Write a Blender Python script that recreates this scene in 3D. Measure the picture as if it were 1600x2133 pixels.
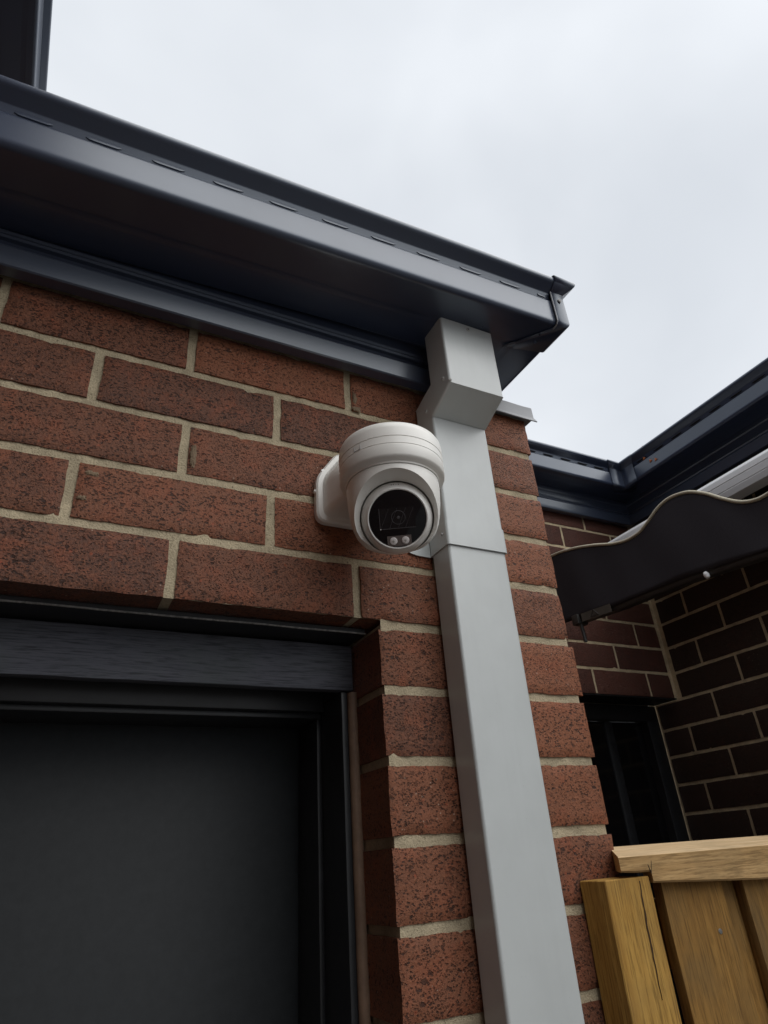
import bpy, bmesh, math, random
from mathutils import Vector, Matrix, noise

S = bpy.context.scene
for o in list(bpy.data.objects):
    bpy.data.objects.remove(o)
R = math.radians
GROUND = -2.15          # Z = 0 is the bed joint level with the door head

# ------------------------------------------------------------------ camera
cam_d = bpy.data.cameras.new('camera')
cam_d.sensor_fit = 'HORIZONTAL'
cam_d.sensor_width = 36.0
cam_d.lens = 1324.82 / 1600 * 36.0
cam_d.clip_start = 0.02
cam_d.clip_end = 500
cam = bpy.data.objects.new('camera', cam_d)
S.collection.objects.link(cam)
_f = Vector((0.416, 0.772, 0.480)).normalized()
_d = Vector((0.163, 0.456, -0.875))
_d = (_d - _f * _d.dot(_f)).normalized()
_r = _d.cross(_f)
m = Matrix((_r, -_d, -_f)).transposed().to_4x4()
m.translation = Vector((-0.0996, -0.7222, -0.2764))
cam.matrix_world = m
S.camera = cam

# ------------------------------------------------------------------ overcast sky + soft sun
SUN_EL, SUN_AZ = R(52), R(148)      # azimuth clockwise from +Y: over the photographer's right shoulder
W = bpy.data.worlds.new('World')
S.world = W
W.use_nodes = True
nt = W.node_tree
nt.nodes.clear()
def wn(t, **k):
    n = nt.nodes.new(t)
    for a, b in k.items():
        setattr(n, a, b)
    return n
out = wn('ShaderNodeOutputWorld')
bg = wn('ShaderNodeBackground')
bg.inputs['Strength'].default_value = 0.1
sky = wn('ShaderNodeTexSky', sky_type='NISHITA')
sky.sun_disc = False
sky.sun_elevation = SUN_EL
sky.sun_rotation = SUN_AZ
sky.dust_density = 3.0
tc = wn('ShaderNodeTexCoord')
mp = wn('ShaderNodeMapping')
mp.inputs['Scale'].default_value = (1.0, 1.0, 1.6)
n1 = wn('ShaderNodeTexNoise')
n1.inputs['Scale'].default_value = 2.1
n1.inputs['Detail'].default_value = 4.0
n1.inputs['Roughness'].default_value = 0.45
n1.inputs['Distortion'].default_value = 0.3
cr = wn('ShaderNodeValToRGB')
cr.color_ramp.elements[0].position = 0.34
cr.color_ramp.elements[0].color = (4.95, 5.22, 5.58, 1)
cr.color_ramp.elements[1].position = 0.68
cr.color_ramp.elements[1].color = (6.15, 6.40, 6.72, 1)
mx = wn('ShaderNodeMix', data_type='RGBA')
mx.inputs['Factor'].default_value = 0.95
L = nt.links.new
L(tc.outputs['Generated'], mp.inputs['Vector'])
L(mp.outputs['Vector'], n1.inputs['Vector'])
L(n1.outputs['Fac'], cr.inputs['Fac'])
L(sky.outputs['Color'], mx.inputs['A'])
L(cr.outputs['Color'], mx.inputs['B'])
L(mx.outputs['Result'], bg.inputs['Color'])
L(bg.outputs['Background'], out.inputs['Surface'])

sd = bpy.data.lights.new('sun', 'SUN')
sd.energy = 1.5
sd.angle = R(75)
sd.color = (1.0, 0.985, 0.96)
sun = bpy.data.objects.new('sun', sd)
S.collection.objects.link(sun)
_to = Vector((math.sin(SUN_AZ) * math.cos(SUN_EL), math.cos(SUN_AZ) * math.cos(SUN_EL), math.sin(SUN_EL)))
sun.rotation_euler = _to.to_track_quat('Z', 'Y').to_euler()
sun.location = _to * 20

vs = S.view_settings
vs.view_transform = 'Standard'
vs.look = 'None'
vs.exposure = 0.56
vs.gamma = 1.0
S.render.engine = 'CYCLES'
S.cycles.use_denoising = True
S.cycles.max_bounces = 8
S.cycles.sample_clamp_indirect = 6.0

# ------------------------------------------------------------------ materials
class NG:
    """small node-graph helper"""
    def __init__(s, name):
        s.m = bpy.data.materials.new(name)
        s.m.use_nodes = True
        s.t = s.m.node_tree
        s.b = s.t.nodes['Principled BSDF']
    def n(s, t, ins=None, **k):
        x = s.t.nodes.new(t)
        for a, b in k.items():
            setattr(x, a, b)
        for a, b in (ins or {}).items():
            s.set(x.inputs[a], b)
        return x
    def set(s, sock, v):
        if isinstance(v, bpy.types.NodeSocket):
            s.t.links.new(v, sock)
        else:
            sock.default_value = v
    def coord(s, scale=(1, 1, 1), rnd=True):
        tcn = s.n('ShaderNodeTexCoord')
        v = tcn.outputs['Object']
        if rnd:
            oi = s.n('ShaderNodeObjectInfo')
            mul = s.n('ShaderNodeVectorMath', {0: (37.1, 19.7, 53.3)}, operation='SCALE')
            s.set(mul.inputs['Scale'], oi.outputs['Random'])
            v = s.n('ShaderNodeVectorMath', {0: v, 1: mul.outputs[0]}, operation='ADD').outputs[0]
        return s.n('ShaderNodeMapping', {'Vector': v, 'Scale': scale}).outputs[0]
    def noise(s, v, scale, detail=3, rough=.55, dist=0.0):
        return s.n('ShaderNodeTexNoise', {'Vector': v, 'Scale': scale, 'Detail': detail, 'Roughness': rough, 'Distortion': dist}).outputs['Fac']
    def vor(s, v, scale, feature='F1', rnd=1.0):
        return s.n('ShaderNodeTexVoronoi', {'Vector': v, 'Scale': scale, 'Randomness': rnd}, feature=feature)
    def ramp(s, f, stops, interp='LINEAR'):
        r = s.n('ShaderNodeValToRGB', {'Fac': f})
        r.color_ramp.interpolation = interp
        e = r.color_ramp.elements
        while len(e) < len(stops):
            e.new(.5)
        for x, (p, c) in zip(e, stops):
            x.position = p
            x.color = (c, c, c, 1) if isinstance(c, (int, float)) else (*c, 1)
        return r.outputs['Color']
    def mix(s, f, a, b, blend='MIX'):
        x = s.n('ShaderNodeMix', data_type='RGBA', blend_type=blend)
        s.set(x.inputs['Factor'], f)
        for k, v in (('A', a), ('B', b)):
            s.set(x.inputs[k], v if isinstance(v, bpy.types.NodeSocket) else (*v, 1))
        return x.outputs['Result']
    def math(s, op, a, b=0.0):
        return s.n('ShaderNodeMath', {0: a, 1: b}, operation=op).outputs[0]
    def bump(s, h, strength, dist):
        return s.n('ShaderNodeBump', {'Height': h, 'Strength': strength, 'Distance': dist}).outputs['Normal']
    def done(s, color=None, rough=None, normal=None, metal=None, spec=None, coat=None):
        for k, v in (('Base Color', color), ('Roughness', rough), ('Normal', normal), ('Metallic', metal), ('Specular IOR Level', spec), ('Coat Weight', coat)):
            if v is not None:
                if k == 'Base Color' and not isinstance(v, bpy.types.NodeSocket):
                    v = (*v, 1)
                s.set(s.b.inputs[k], v)
        return s.m

def brick_mat(name, dark, light, orange=.5, pit=1.0):
    g = NG(name)
    v = g.coord()
    rnd = g.n('ShaderNodeObjectInfo').outputs['Random']
    big = g.noise(v, 16, 3, .6)
    tone = g.math('ADD', g.math('MULTIPLY', rnd, .85), g.math('MULTIPLY', big, .45))
    col = g.mix(g.ramp(tone, [(.2, 0.0), (.9, 1.0)]), dark, light)
    # redder and browner patches of the fired skin
    pat = g.noise(v, 34, 3, .6, .4)
    col = g.mix(g.math('MULTIPLY', g.ramp(pat, [(.48, 0.0), (.68, 1.0)]), .45), col, (light[0] * 1.12, light[1] * .80, light[2] * .70))
    mott = g.noise(v, 330, 4, .68)
    col = g.mix(g.ramp(mott, [(.46, .0), (.74, .5)]), col, (light[0] * 1.6, light[1] * 1.65, light[2] * 1.7))
    # drag-faced pits: separate torn pockets of mixed size, broken at the edges
    def pockets(scale, keep, size, stretch, rot, seed):
        w = g.n('ShaderNodeMapping', {'Vector': v, 'Scale': (stretch, 1.0, 1.0), 'Rotation': (0, rot, 0), 'Location': (seed, seed, seed)}).outputs[0]
        jag = g.n('ShaderNodeVectorMath', {0: w, 1: g.n('ShaderNodeVectorMath', {0: g.n('ShaderNodeTexNoise', {'Vector': w, 'Scale': scale * 2.2, 'Detail': 3.0}).outputs['Color'], 'Scale': .9 / scale}, operation='SCALE').outputs[0]}, operation='ADD').outputs[0]
        vn = g.vor(jag, scale)
        rc = g.n('ShaderNodeSeparateColor', {'Color': vn.outputs['Color']})
        on = g.math('GREATER_THAN', rc.outputs[0], 1 - keep)
        rad = g.math('MULTIPLY', g.math('ADD', rc.outputs[1], .35), size)
        d_ = g.math('SUBTRACT', rad, vn.outputs['Distance'])
        return g.math('MULTIPLY', g.ramp(d_, [(0.0, 0.0), (.12, 1.0)]), on)
    pm = pockets(430, .55, .44, .6, .3, 0.0)
    pm3 = pockets(520, .5, .40, 1.0, -.5, 3.1)
    pm2 = pockets(190, .22, .34, .6, .15, 7.7)
    pmx = g.math('MAXIMUM', g.math('MAXIMUM', pm, pm2), g.math('MULTIPLY', pm3, .8))
    pmx = g.math('MULTIPLY', pmx, g.ramp(g.noise(v, 40, 3, .6), [(.30, .45), (.55, 1.0)]))
    col = g.mix(g.math('MULTIPLY', pmx, .80 * pit), col, (.018, .008, .006))
    # orange grog and pale grit
    vo = g.vor(v, 95)
    pick = g.n('ShaderNodeSeparateColor', {'Color': vo.outputs['Color']}).outputs[0]
    sp = g.math('MULTIPLY', g.ramp(vo.outputs['Distance'], [(.10, 1.0), (.22, 0.0)]), g.math('GREATER_THAN', pick, .90))
    col = g.mix(g.math('MULTIPLY', sp, orange), col, (.40, .085, .035))
    vo2 = g.vor(v, 210)
    pk2 = g.n('ShaderNodeSeparateColor', {'Color': vo2.outputs['Color']}).outputs[1]
    sp2 = g.math('MULTIPLY', g.ramp(vo2.outputs['Distance'], [(.12, 1.0), (.26, 0.0)]), g.math('GREATER_THAN', pk2, .96))
    col = g.mix(g.math('MULTIPLY', sp2, .6), col, (.52, .40, .31))
    h = g.math('SUBTRACT', g.math('MULTIPLY', mott, .6), pmx)
    n = g.bump(h, 1.0, .0024)
    return g.done(col, g.ramp(mott, [(.3, .55), (.8, .75)]), n, spec=.4)

M = {}
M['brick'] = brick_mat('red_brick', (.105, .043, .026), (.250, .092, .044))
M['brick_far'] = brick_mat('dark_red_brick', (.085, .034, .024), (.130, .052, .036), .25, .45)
M['brick_side'] = brick_mat('shaded_far_brick', (.044, .027, .019), (.066, .038, .027), .1, .4)  # shaded copy of the far brick, side wall's shade put into the colour

def mortar_mat(name, c):
    g = NG(name)
    v = g.coord(rnd=False)
    a = g.noise(v, 30, 4, .6)
    b = g.noise(v, 420, 3, .7)
    col = g.mix(g.ramp(a, [(.3, 0.0), (.7, 1.0)]), tuple(x * .62 for x in c), c)
    hole = g.noise(v, 190, 2, .6)
    col = g.mix(g.ramp(hole, [(.27, .8), (.34, 0.0)]), col, tuple(x * .25 for x in c))
    col = g.mix(g.ramp(b, [(.32, .6), (.5, 0.0)]), col, tuple(x * .42 for x in c))
    h = g.math('ADD', g.math('MULTIPLY', a, .5), b)
    return g.done(col, .9, g.bump(h, 1.0, .0022), spec=.2)
M['mortar'] = mortar_mat('beige_mortar', (.63, .53, .36))
M['smear'] = mortar_mat('thin_mortar_smear', (.34, .25, .165))
M['mortar_far'] = mortar_mat('tan_mortar', (.85, .69, .45))

def metal_paint(name, c, rough, dirt=.25, bumpy=.0, coat=0.0):
    g = NG(name)
    v = g.coord()
    a = g.noise(v, 9, 4, .6)
    st = g.noise(g.n('ShaderNodeMapping', {'Vector': v, 'Scale': (1, 1, .12)}).outputs[0], 60, 4, .6)
    sp = g.noise(v, 500, 2, .5)
    col = g.mix(g.math('MULTIPLY', g.ramp(a, [(.35, 0.0), (.75, 1.0)]), dirt), c, tuple(min(1, x * .72 + .01) for x in c))
    col = g.mix(g.math('MULTIPLY', g.ramp(st, [(.5, 0.0), (.8, 1.0)]), dirt * .6), col, tuple(min(1, x * .8 + .012) for x in c))
    col = g.mix(g.math('MULTIPLY', g.ramp(sp, [(.74, 0.0), (.8, 1.0)]), dirt), col, tuple(x * .35 for x in c))
    rg = g.math('ADD', g.math('MULTIPLY', a, .16), rough - .08)
    h = g.math('ADD', g.noise(v, 22, 2, .5), g.math('MULTIPLY', sp, .04))
    if coat:
        g.b.inputs['Specular Tint'].default_value = (.80, .91, 1.0, 1)
    g.b.inputs['Coat IOR'].default_value = 1.75
    g.b.inputs['Coat Roughness'].default_value = .28
    return g.done(col, rg, g.bump(h, bumpy if bumpy else .06, .002), spec=.6, coat=coat)
M['navy'] = metal_paint('dark_slate_steel', (.028, .040, .078), .34, .5, .05, .5)
M['navy2'] = metal_paint('dark_slate_fascia', (.036, .049, .084), .34, .5, .05, .6)
M['pipe'] = metal_paint('pale_grey_steel', (.545, .575, .570), .32, .42, .10)
M['camwhite'] = metal_paint('warm_white_plastic', (.86, .848, .80), .34, .05, .03)
M['ring'] = metal_paint('satin_white_plastic', (.86, .85, .815), .24, .04, .02)
M['cap'] = metal_paint('dull_grey_capping', (.30, .31, .33), .5, .7, .2)
M['rivet'] = metal_paint('rivet_steel', (.48, .48, .47), .35, .3)
M['awn_white'] = metal_paint('white_aluminium', (.86, .86, .87), .35, .12)
M['awn_bar'] = metal_paint('dark_aluminium', (.035, .032, .03), .45, .4)

def flat(name, c, rough=.5, spec=.5, nscale=60, amp=.25, bump=.05, bd=.002, stretch=(1, 1, 1), metal=0.0):
    g = NG(name)
    v = g.coord(stretch)
    a = g.noise(v, nscale, 4, .6)
    col = g.mix(g.ramp(a, [(.3, 0.0), (.72, 1.0)]), tuple(x * (1 - amp) for x in c), c)
    return g.done(col, rough, g.bump(a, bump, bd), spec=spec, metal=metal)
M['split'] = flat('split_heartwood', (.055, .026, .008), .9)
M['gap'] = flat('black_hollow', (.008, .008, .009), .7)  # black colour standing for the dark inside rivet holes, rear slots and kerfs
M['glass_black'] = flat('black_gloss_glass', (.004, .004, .006), .06, .5, 5, .2, .0)
M['lens_line'] = flat('lens_grey', (.085, .078, .085), .3)
M['lens_bay'] = flat('lens_bay', (.012, .011, .013), .12)
M['led_bay'] = flat('led_bay_brown', (.16, .13, .12), .3)
M['led'] = flat('led_pearl', (.82, .77, .75), .2)
M['led_mid'] = flat('led_core', (.50, .47, .44), .2)
M['ink'] = flat('grey_ink', (.06, .055, .05), .6)
M['door'] = flat('charcoal_door_paint', (.0205, .0235, .0260), .55, .3, 90, .25, .12, .001)
M['frame'] = flat('black_frame_paint', (.020, .0215, .024), .4, .5, 40, .3, .1)
M['sealant'] = flat('brown_sealant', (.26, .17, .115), .6, .4, 50, .35, .2)
M['lintel'] = flat('painted_lintel_steel', (.018, .019, .021), .5, .5, 30, .4, .2)
M['lintel_edge'] = flat('scuffed_lintel_edge', (.30, .29, .27), .5, .5, 200, .7, .5)
M['fabric'] = flat('dark_awning_fabric', (.052, .047, .055), .85, .2, 700, .45, .4, .0006)
M['piping'] = flat('beige_piping', (.66, .61, .47), .75, .3, 300, .3, .3, .0008)
M['label'] = flat('worn_label', (.10, .09, .075), .6)
M['leaf'] = flat('orange_leaf_scrap', (.55, .16, .05), .7)
M['nail'] = flat('galvanised_nail', (.36, .36, .34), .4, .6, 300, .4, metal=.6)
M['tile'] = flat('dark_roof_steel', (.03, .033, .04), .45)
M['pane'] = flat('dark_window_glass', (.006, .006, .007), .12)

def timber(name, a, b, rot=(0, 0, 0), grain=1.0, stretch_axis=2, knots=True):
    g = NG(name)
    sc = [1, 1, 1]
    sc[stretch_axis] = .06
    v = g.coord()
    vg = g.n('ShaderNodeMapping', {'Vector': v, 'Scale': tuple(sc)}).outputs[0]
    w = g.noise(vg, 80, 6, .66, .9)
    f = g.noise(vg, 430, 4, .66)
    blot = g.noise(v, 11, 4, .6)
    col = g.mix(g.ramp(w, [(.28, 0.0), (.66, 1.0)]), a, b)
    col = g.mix(g.math('MULTIPLY', g.ramp(f, [(.36, 1.0), (.52, 0.0)]), .62 * grain), col, tuple(x * .4 for x in a))
    col = g.mix(g.math('MULTIPLY', g.ramp(blot, [(.45, 0.0), (.75, 1.0)]), .55), col, tuple(x * .5 + y * .12 for x, y in zip(a, (.3, .4, .3))))
    h = g.math('ADD', g.math('MULTIPLY', w, .6), f)
    return g.done(col, .72, g.bump(h, .5 * grain, .0012), spec=.25)
M['post'] = timber('golden_treated_pine', (.33, .170, .036), (.54, .320, .080))
M['rail'] = timber('pale_pine_rail', (.38, .225, .088), (.58, .38, .175), stretch_axis=0)
M['rail_top'] = timber('skylit_rail_top', (.56, .38, .20), (.74, .55, .33), stretch_axis=0, grain=.5)  # paler rail timber, sky light on the top put into the colour
M['paling'] = timber('brown_paling', (.210, .106, .027), (.370, .203, .055))
M['headwood'] = timber('slate_painted_timber', (.070, .074, .090), (.100, .104, .124), grain=1.3, stretch_axis=0)

def paving():
    g = NG('grey_concrete_paving')
    v = g.coord(rnd=False)
    a = g.noise(v, 2.2, 5, .6)
    b = g.noise(v, 60, 4, .6)
    col = g.mix(g.ramp(a, [(.3, 0.0), (.7, 1.0)]), (.11, .105, .10), (.18, .172, .162))
    col = g.mix(g.ramp(b, [(.3, .5), (.5, 0.0)]), col, (.12, .115, .105))
    return g.done(col, .85, g.bump(b, .4, .004))
M['paving'] = paving()

def brick_tex_wall():
    g = NG('house_brickwork')
    v = g.n('ShaderNodeTexCoord').outputs['Object']
    sx = g.n('ShaderNodeSeparateXYZ', {'Vector': v})
    v = g.n('ShaderNodeCombineXYZ', {'X': sx.outputs['Y'], 'Y': sx.outputs['Z']}).outputs[0]
    bt = g.n('ShaderNodeTexBrick', {'Vector': v, 'Color1': (.055, .026, .02, 1), 'Color2': (.085, .036, .027, 1), 'Mortar': (.2, .17, .125, 1),
                                    'Scale': 1.0, 'Mortar Size': .005, 'Brick Width': .24, 'Row Height': .086})
    return g.done(bt.outputs['Color'], .8, g.bump(bt.outputs['Fac'], -.6, .004))
M['housebrick'] = brick_tex_wall()

# ------------------------------------------------------------------ builders
def thing(name, label, cat, loc=(0, 0, 0), group=None):
    o = bpy.data.objects.new(name, None)
    o.empty_display_size = .05
    S.collection.objects.link(o)
    o.location = loc
    tag(o, label, cat, group)
    return o

def tag(o, label, cat, group=None):
    o['label'] = label
    o['kind'] = 'thing'
    o['category'] = cat
    if group:
        o['group'] = group
    return o

def link(name, me, mat, parent=None, smooth=None):
    o = bpy.data.objects.new(name, me)
    S.collection.objects.link(o)
    if mat is not None and len(me.materials) == 0:
        me.materials.append(M[mat] if isinstance(mat, str) else mat)
    if parent is not None:
        o.parent = parent
        b = parent
        off = Vector(b.location)
        while b.parent is not None:
            b = b.parent
            off += Vector(b.location)
        o.location = -off
    if smooth is not None:
        me.polygons.foreach_set('use_smooth', [True] * len(me.polygons))
        me.set_sharp_from_angle(angle=R(smooth))
    return o

def mk(name, verts, faces, mat, parent=None, smooth=None, fix=True):
    me = bpy.data.meshes.new(name)
    me.from_pydata([tuple(v) for v in verts], [], faces)
    if fix:
        bm = bmesh.new()
        bm.from_mesh(me)
        bmesh.ops.recalc_face_normals(bm, faces=bm.faces)
        bm.to_mesh(me)
        bm.free()
    me.update()
    return link(name, me, mat, parent, smooth)

def box(name, lo, hi, mat, parent=None, bev=0.0, seg=2, cuts=None, jit=0.0, seed=0):
    bm = bmesh.new()
    bmesh.ops.create_cube(bm, size=1)
    for v in bm.verts:
        v.co = Vector(((v.co.x + .5) * (hi[0] - lo[0]) + lo[0], (v.co.y + .5) * (hi[1] - lo[1]) + lo[1], (v.co.z + .5) * (hi[2] - lo[2]) + lo[2]))
    if bev:
        bmesh.ops.bevel(bm, geom=list(bm.edges), offset=bev, segments=seg, profile=.5, affect='EDGES')
    if cuts:
        for ax, n in enumerate(cuts):
            for i in range(1, n):
                co = [0, 0, 0]
                co[ax] = lo[ax] + (hi[ax] - lo[ax]) * i / n
                no = [0, 0, 0]
                no[ax] = 1
                bmesh.ops.bisect_plane(bm, geom=list(bm.verts) + list(bm.edges) + list(bm.faces), plane_co=co, plane_no=no)
    if jit:
        for v in bm.verts:
            n = noise.noise_vector(v.co * 23 + Vector((seed * 3.3, seed * 1.7, 0)))
            v.co += n * jit
    me = bpy.data.meshes.new(name)
    bm.to_mesh(me)
    bm.free()
    return link(name, me, mat, parent, 35 if bev else None)

def sweep(name, loops, mat, parent=None, closed=True, cap=False, smooth=35, solid=0.0):
    """loops: equal-length point lists joined one after another"""
    n = len(loops[0])
    verts = [p for l in loops for p in l]
    faces = []
    for i in range(len(loops) - 1):
        for j in range(n if closed else n - 1):
            a, b = i * n + j, i * n + (j + 1) % n
            faces.append((a, b, b + n, a + n))
    if cap:
        faces.append(tuple(range(n))[::-1])
        faces.append(tuple(range((len(loops) - 1) * n, len(loops) * n)))
    o = mk(name, verts, faces, mat, parent, smooth)
    if smooth:
        wn_ = o.modifiers.new('flat_faces', 'WEIGHTED_NORMAL')
        wn_.keep_sharp = True
        wn_.weight = 100
    if solid:
        md = o.modifiers.new('sheet', 'SOLIDIFY')
        md.thickness = solid
        md.offset = 0
    return o

def lathe(name, prof, c, mat, parent=None, seg=96, axis=None, smooth=32):
    """prof: (r, h) pairs, turned about +Z at c, or about the given axis"""
    rot = Vector((0, 0, 1)).rotation_difference(axis).to_matrix() if axis is not None else Matrix.Identity(3)
    c = Vector(c)
    verts, faces, rows = [], [], []
    for r, h in prof:
        if r < 1e-6:
            rows.append([len(verts)])
            verts.append(c + rot @ Vector((0, 0, h)))
        else:
            rows.append(list(range(len(verts), len(verts) + seg)))
            for i in range(seg):
                a = 2 * math.pi * i / seg
                verts.append(c + rot @ Vector((r * math.cos(a), r * math.sin(a), h)))
    for A, B in zip(rows, rows[1:]):
        for i in range(seg):
            j = (i + 1) % seg
            if len(A) == 1 and len(B) == 1:
                continue
            if len(A) == 1:
                faces.append((A[0], B[i], B[j]))
            elif len(B) == 1:
                faces.append((A[i], B[0], A[j]))
            else:
                faces.append((A[i], B[i], B[j], A[j]))
    return mk(name, verts, faces, mat, parent, smooth)

def tube(name, pts, r, mat, parent=None, seg=10, cap=True):
    pts = [Vector(p) for p in pts]
    loops = []
    for i, p in enumerate(pts):
        t = (pts[min(i + 1, len(pts) - 1)] - pts[max(i - 1, 0)]).normalized()
        u = t.cross(Vector((0, 0, 1)) if abs(t.z) < .9 else Vector((0, 1, 0)))
        u.normalize()
        w = t.cross(u)
        loops.append([p + (u * math.cos(a) + w * math.sin(a)) * r for a in [2 * math.pi * k / seg for k in range(seg)]])
    return sweep(name, loops, mat, parent, True, cap, 50)

def rivet(parent, c, n, r=.003, mat='rivet', name='rivet'):
    o = lathe(name, [(0, .0012), (r * .38, .0011), (r * .42, .0018), (r * .75, .0017), (r, .0008), (r * 1.02, -.0006)], c, mat, parent, 16, Vector(n).normalized())
    lathe(name + '_hole', [(0, .0003), (r * .34, .0002), (r * .36, -.0008)], Vector(c) + Vector(n).normalized() * .0013, 'gap', parent, 10, Vector(n).normalized())
    return o

# ------------------------------------------------------------------ bricks
def brick_mesh(w, h, d, seed, nx=26, nz=9, amp=1.0):
    """local: x along the face, front at y=0 facing -y, depth to +y, centred in x and z"""
    rr = random.Random(seed)
    o = Vector((rr.uniform(-50, 50), rr.uniform(-50, 50), rr.uniform(-50, 50)))
    def wob(x, z, k):
        return noise.noise(Vector((x * 45, k * 9.1, z * 45)) + o) * .0011 * amp + noise.noise(Vector((x * 190, k * 5.3, z * 190)) + o) * .0007 * amp
    verts, faces = [], []
    xs = [i / nx for i in range(nx + 1)]
    zs = [i / nz for i in range(nz + 1)]
    def edge(x, z):
        px, pz = -w / 2 + x * w, -h / 2 + z * h
        if x in (0.0, 1.0):
            px += wob(px, pz, 1 if x else 2)
        if z in (0.0, 1.0):
            pz += wob(px, pz, 3 if z else 4)
        return px, pz
    chips = [(rr.choice((-1, 1)) * w / 2 * rr.uniform(.2, 1), rr.choice((-1, 1)) * h / 2, rr.uniform(.003, .007)) for _ in range(3)]
    idx = {}
    for j, z in enumerate(zs):
        for i, x in enumerate(xs):
            px, pz = edge(x, z)
            e = min(x * w, (1 - x) * w, z * h, (1 - z) * h)
            y = noise.noise(Vector((px * 30, 0, pz * 30)) + o) * .0006 * amp + noise.noise(Vector((px * 110, 3, pz * 110)) + o) * .0004 * amp
            if e < 1e-6:
                y += .0022
                for cx, cz, cr_ in chips:
                    q = math.hypot(px - cx, (pz - cz))
                    if q < cr_ * 2:
                        y += .0025 * (1 - q / (cr_ * 2))
            elif e < w / nx + 1e-4 or e < h / nz + 1e-4:
                y += .0002
            idx[i, j] = len(verts)
            verts.append((px, y, pz))
    for j in range(nz):
        for i in range(nx):
            faces.append((idx[i, j], idx[i + 1, j], idx[i + 1, j + 1], idx[i, j + 1]))
    per = [idx[i, 0] for i in range(nx)] + [idx[nx, j] for j in range(nz)] + [idx[i, nz] for i in range(nx, 0, -1)] + [idx[0, j] for j in range(nz, 0, -1)]
    prev = per
    for k, dy in enumerate((d * .35, d * .7, d)):
        cur = []
        for q in per:
            x, y, z = verts[q]
            n = noise.noise_vector(Vector((x * 60, dy * 60, z * 60)) + o) * .0006 * amp
            cur.append(len(verts))
            verts.append((x + n.x, dy, z + n.z))
        for a in range(len(per)):
            b = (a + 1) % len(per)
            faces.append((prev[b], prev[a], cur[a], cur[b]))
        prev = cur
    faces.append(tuple(prev))
    me = bpy.data.meshes.new('brick')
    me.from_pydata(verts, [], faces)
    bm = bmesh.new()
    bm.from_mesh(me)
    bmesh.ops.recalc_face_normals(bm, faces=bm.faces)
    bm.to_mesh(me)
    bm.free()
    me.polygons.foreach_set('use_smooth', [True] * len(me.polygons))
    me.set_sharp_from_angle(angle=R(40))
    return me

def put_brick(parent, me, mat, loc, rotz=0.0, rr=None):
    o = bpy.data.objects.new('brick', me)
    S.collection.objects.link(o)
    if len(me.materials) == 0:
        me.materials.append(M[mat])
    o.parent = parent
    o.location = Vector(loc) - Vector(parent.location)
    t = (0, 0)
    if rr:
        t = (rr.uniform(-.003, .003), rr.uniform(-.0025, .0025))
    o.rotation_euler = (t[0], t[1], rotz)
    return o

def grid_patch(name, fn, u0, u1, v0, v1, step, mat, parent, amp=.0011, nrm=(0, -1, 0)):
    nu, nv = max(1, int((u1 - u0) / step)), max(1, int((v1 - v0) / step))
    nrm = Vector(nrm)
    verts, faces = [], []
    for j in range(nv + 1):
        for i in range(nu + 1):
            p = Vector(fn(u0 + (u1 - u0) * i / nu, v0 + (v1 - v0) * j / nv))
            if 0 < i < nu and 0 < j < nv:
                p += nrm * (noise.noise(p * 55) * amp + noise.noise(p * 170) * amp * .7)
            verts.append(p)
    for j in range(nv):
        for i in range(nu):
            a = j * (nu + 1) + i
            faces.append((a, a + 1, a + nu + 2, a + nu + 1))
    return mk(name, verts, faces, mat, parent, 60, fix=False)

# ================================================================== ground
g = mk('ground', [(-30, -30, GROUND), (30, -30, GROUND), (30, 30, GROUND), (-30, 30, GROUND)], [(0, 1, 2, 3)], 'paving')
g['kind'] = 'structure'

# ================================================================== front brick wall
rr = random.Random(7)
WX0, WX1, DX = -.62, .600, .270         # wall ends and right reveal of the doorway
DL = -.56                               # left reveal
wall = thing('brick_wall', 'red-brown brick wall with pale mortar around the black door, behind the downpipe', 'wall', (0, 0, GROUND))
P = .086
def course(k, spans):
    for a, b in spans:
        ra = rr.uniform(-.002, .004) if abs(b - WX1) < 1e-6 else 0
        w = b - a + ra
        vis = -6 < k < 6 and b > -.4
        me = brick_mesh(w, .0742, .108, rr.random() * 1e4, *((30, 10) if vis else (8, 4)))
        put_brick(wall, me, 'brick', ((a + b + ra) / 2, rr.uniform(-.0008, .0008), P * k + .043 + rr.uniform(-.0008, .0008)), 0, rr)
def spans_from(per, x0, x1):
    xs = [x0 - .006] + per + [x1 + .006]
    return [(a + .006, b - .006) for a, b in zip(xs, xs[1:])]
adj = {1: [-.3605, -.1236, .119, .372], 3: [-.359, -.119, .125, .374]}
for k in range(0, 6):
    if k % 2 == 0:
        d = -.0035 if k == 4 else 0
        per = [-.48, -.24 + d, d, .2405, .40]
    else:
        per = adj.get(k, [-.36, -.12, .12, .372])
    if k == 5:
        per = [q for q in per if q < .3]
    course(k, spans_from(per, WX0, WX1 if k < 5 else .415))
for k in range(-25, 0):
    course(k, spans_from([.402 if k % 2 else .43], DX, WX1))
    course(k, [(WX0, DL)])
MY = .0042
grid_patch('mortar', lambda u, v: (u, MY, v), WX0, WX1 - .004, .0065, .430, .005, 'mortar', wall)
grid_patch('mortar', lambda u, v: (u, MY, v), WX0, .411, .430, .516, .01, 'mortar', wall)
grid_patch('mortar', lambda u, v: (u, MY, v), DX + .004, WX1 - .004, -.60, .0065, .005, 'mortar', wall)
grid_patch('mortar', lambda u, v: (u, MY, v), DX + .004, WX1 - .004, GROUND, -.60, .02, 'mortar', wall)
grid_patch('mortar', lambda u, v: (u, MY, v), WX0, DL - .004, GROUND, .0065, .02, 'mortar', wall)
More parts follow.
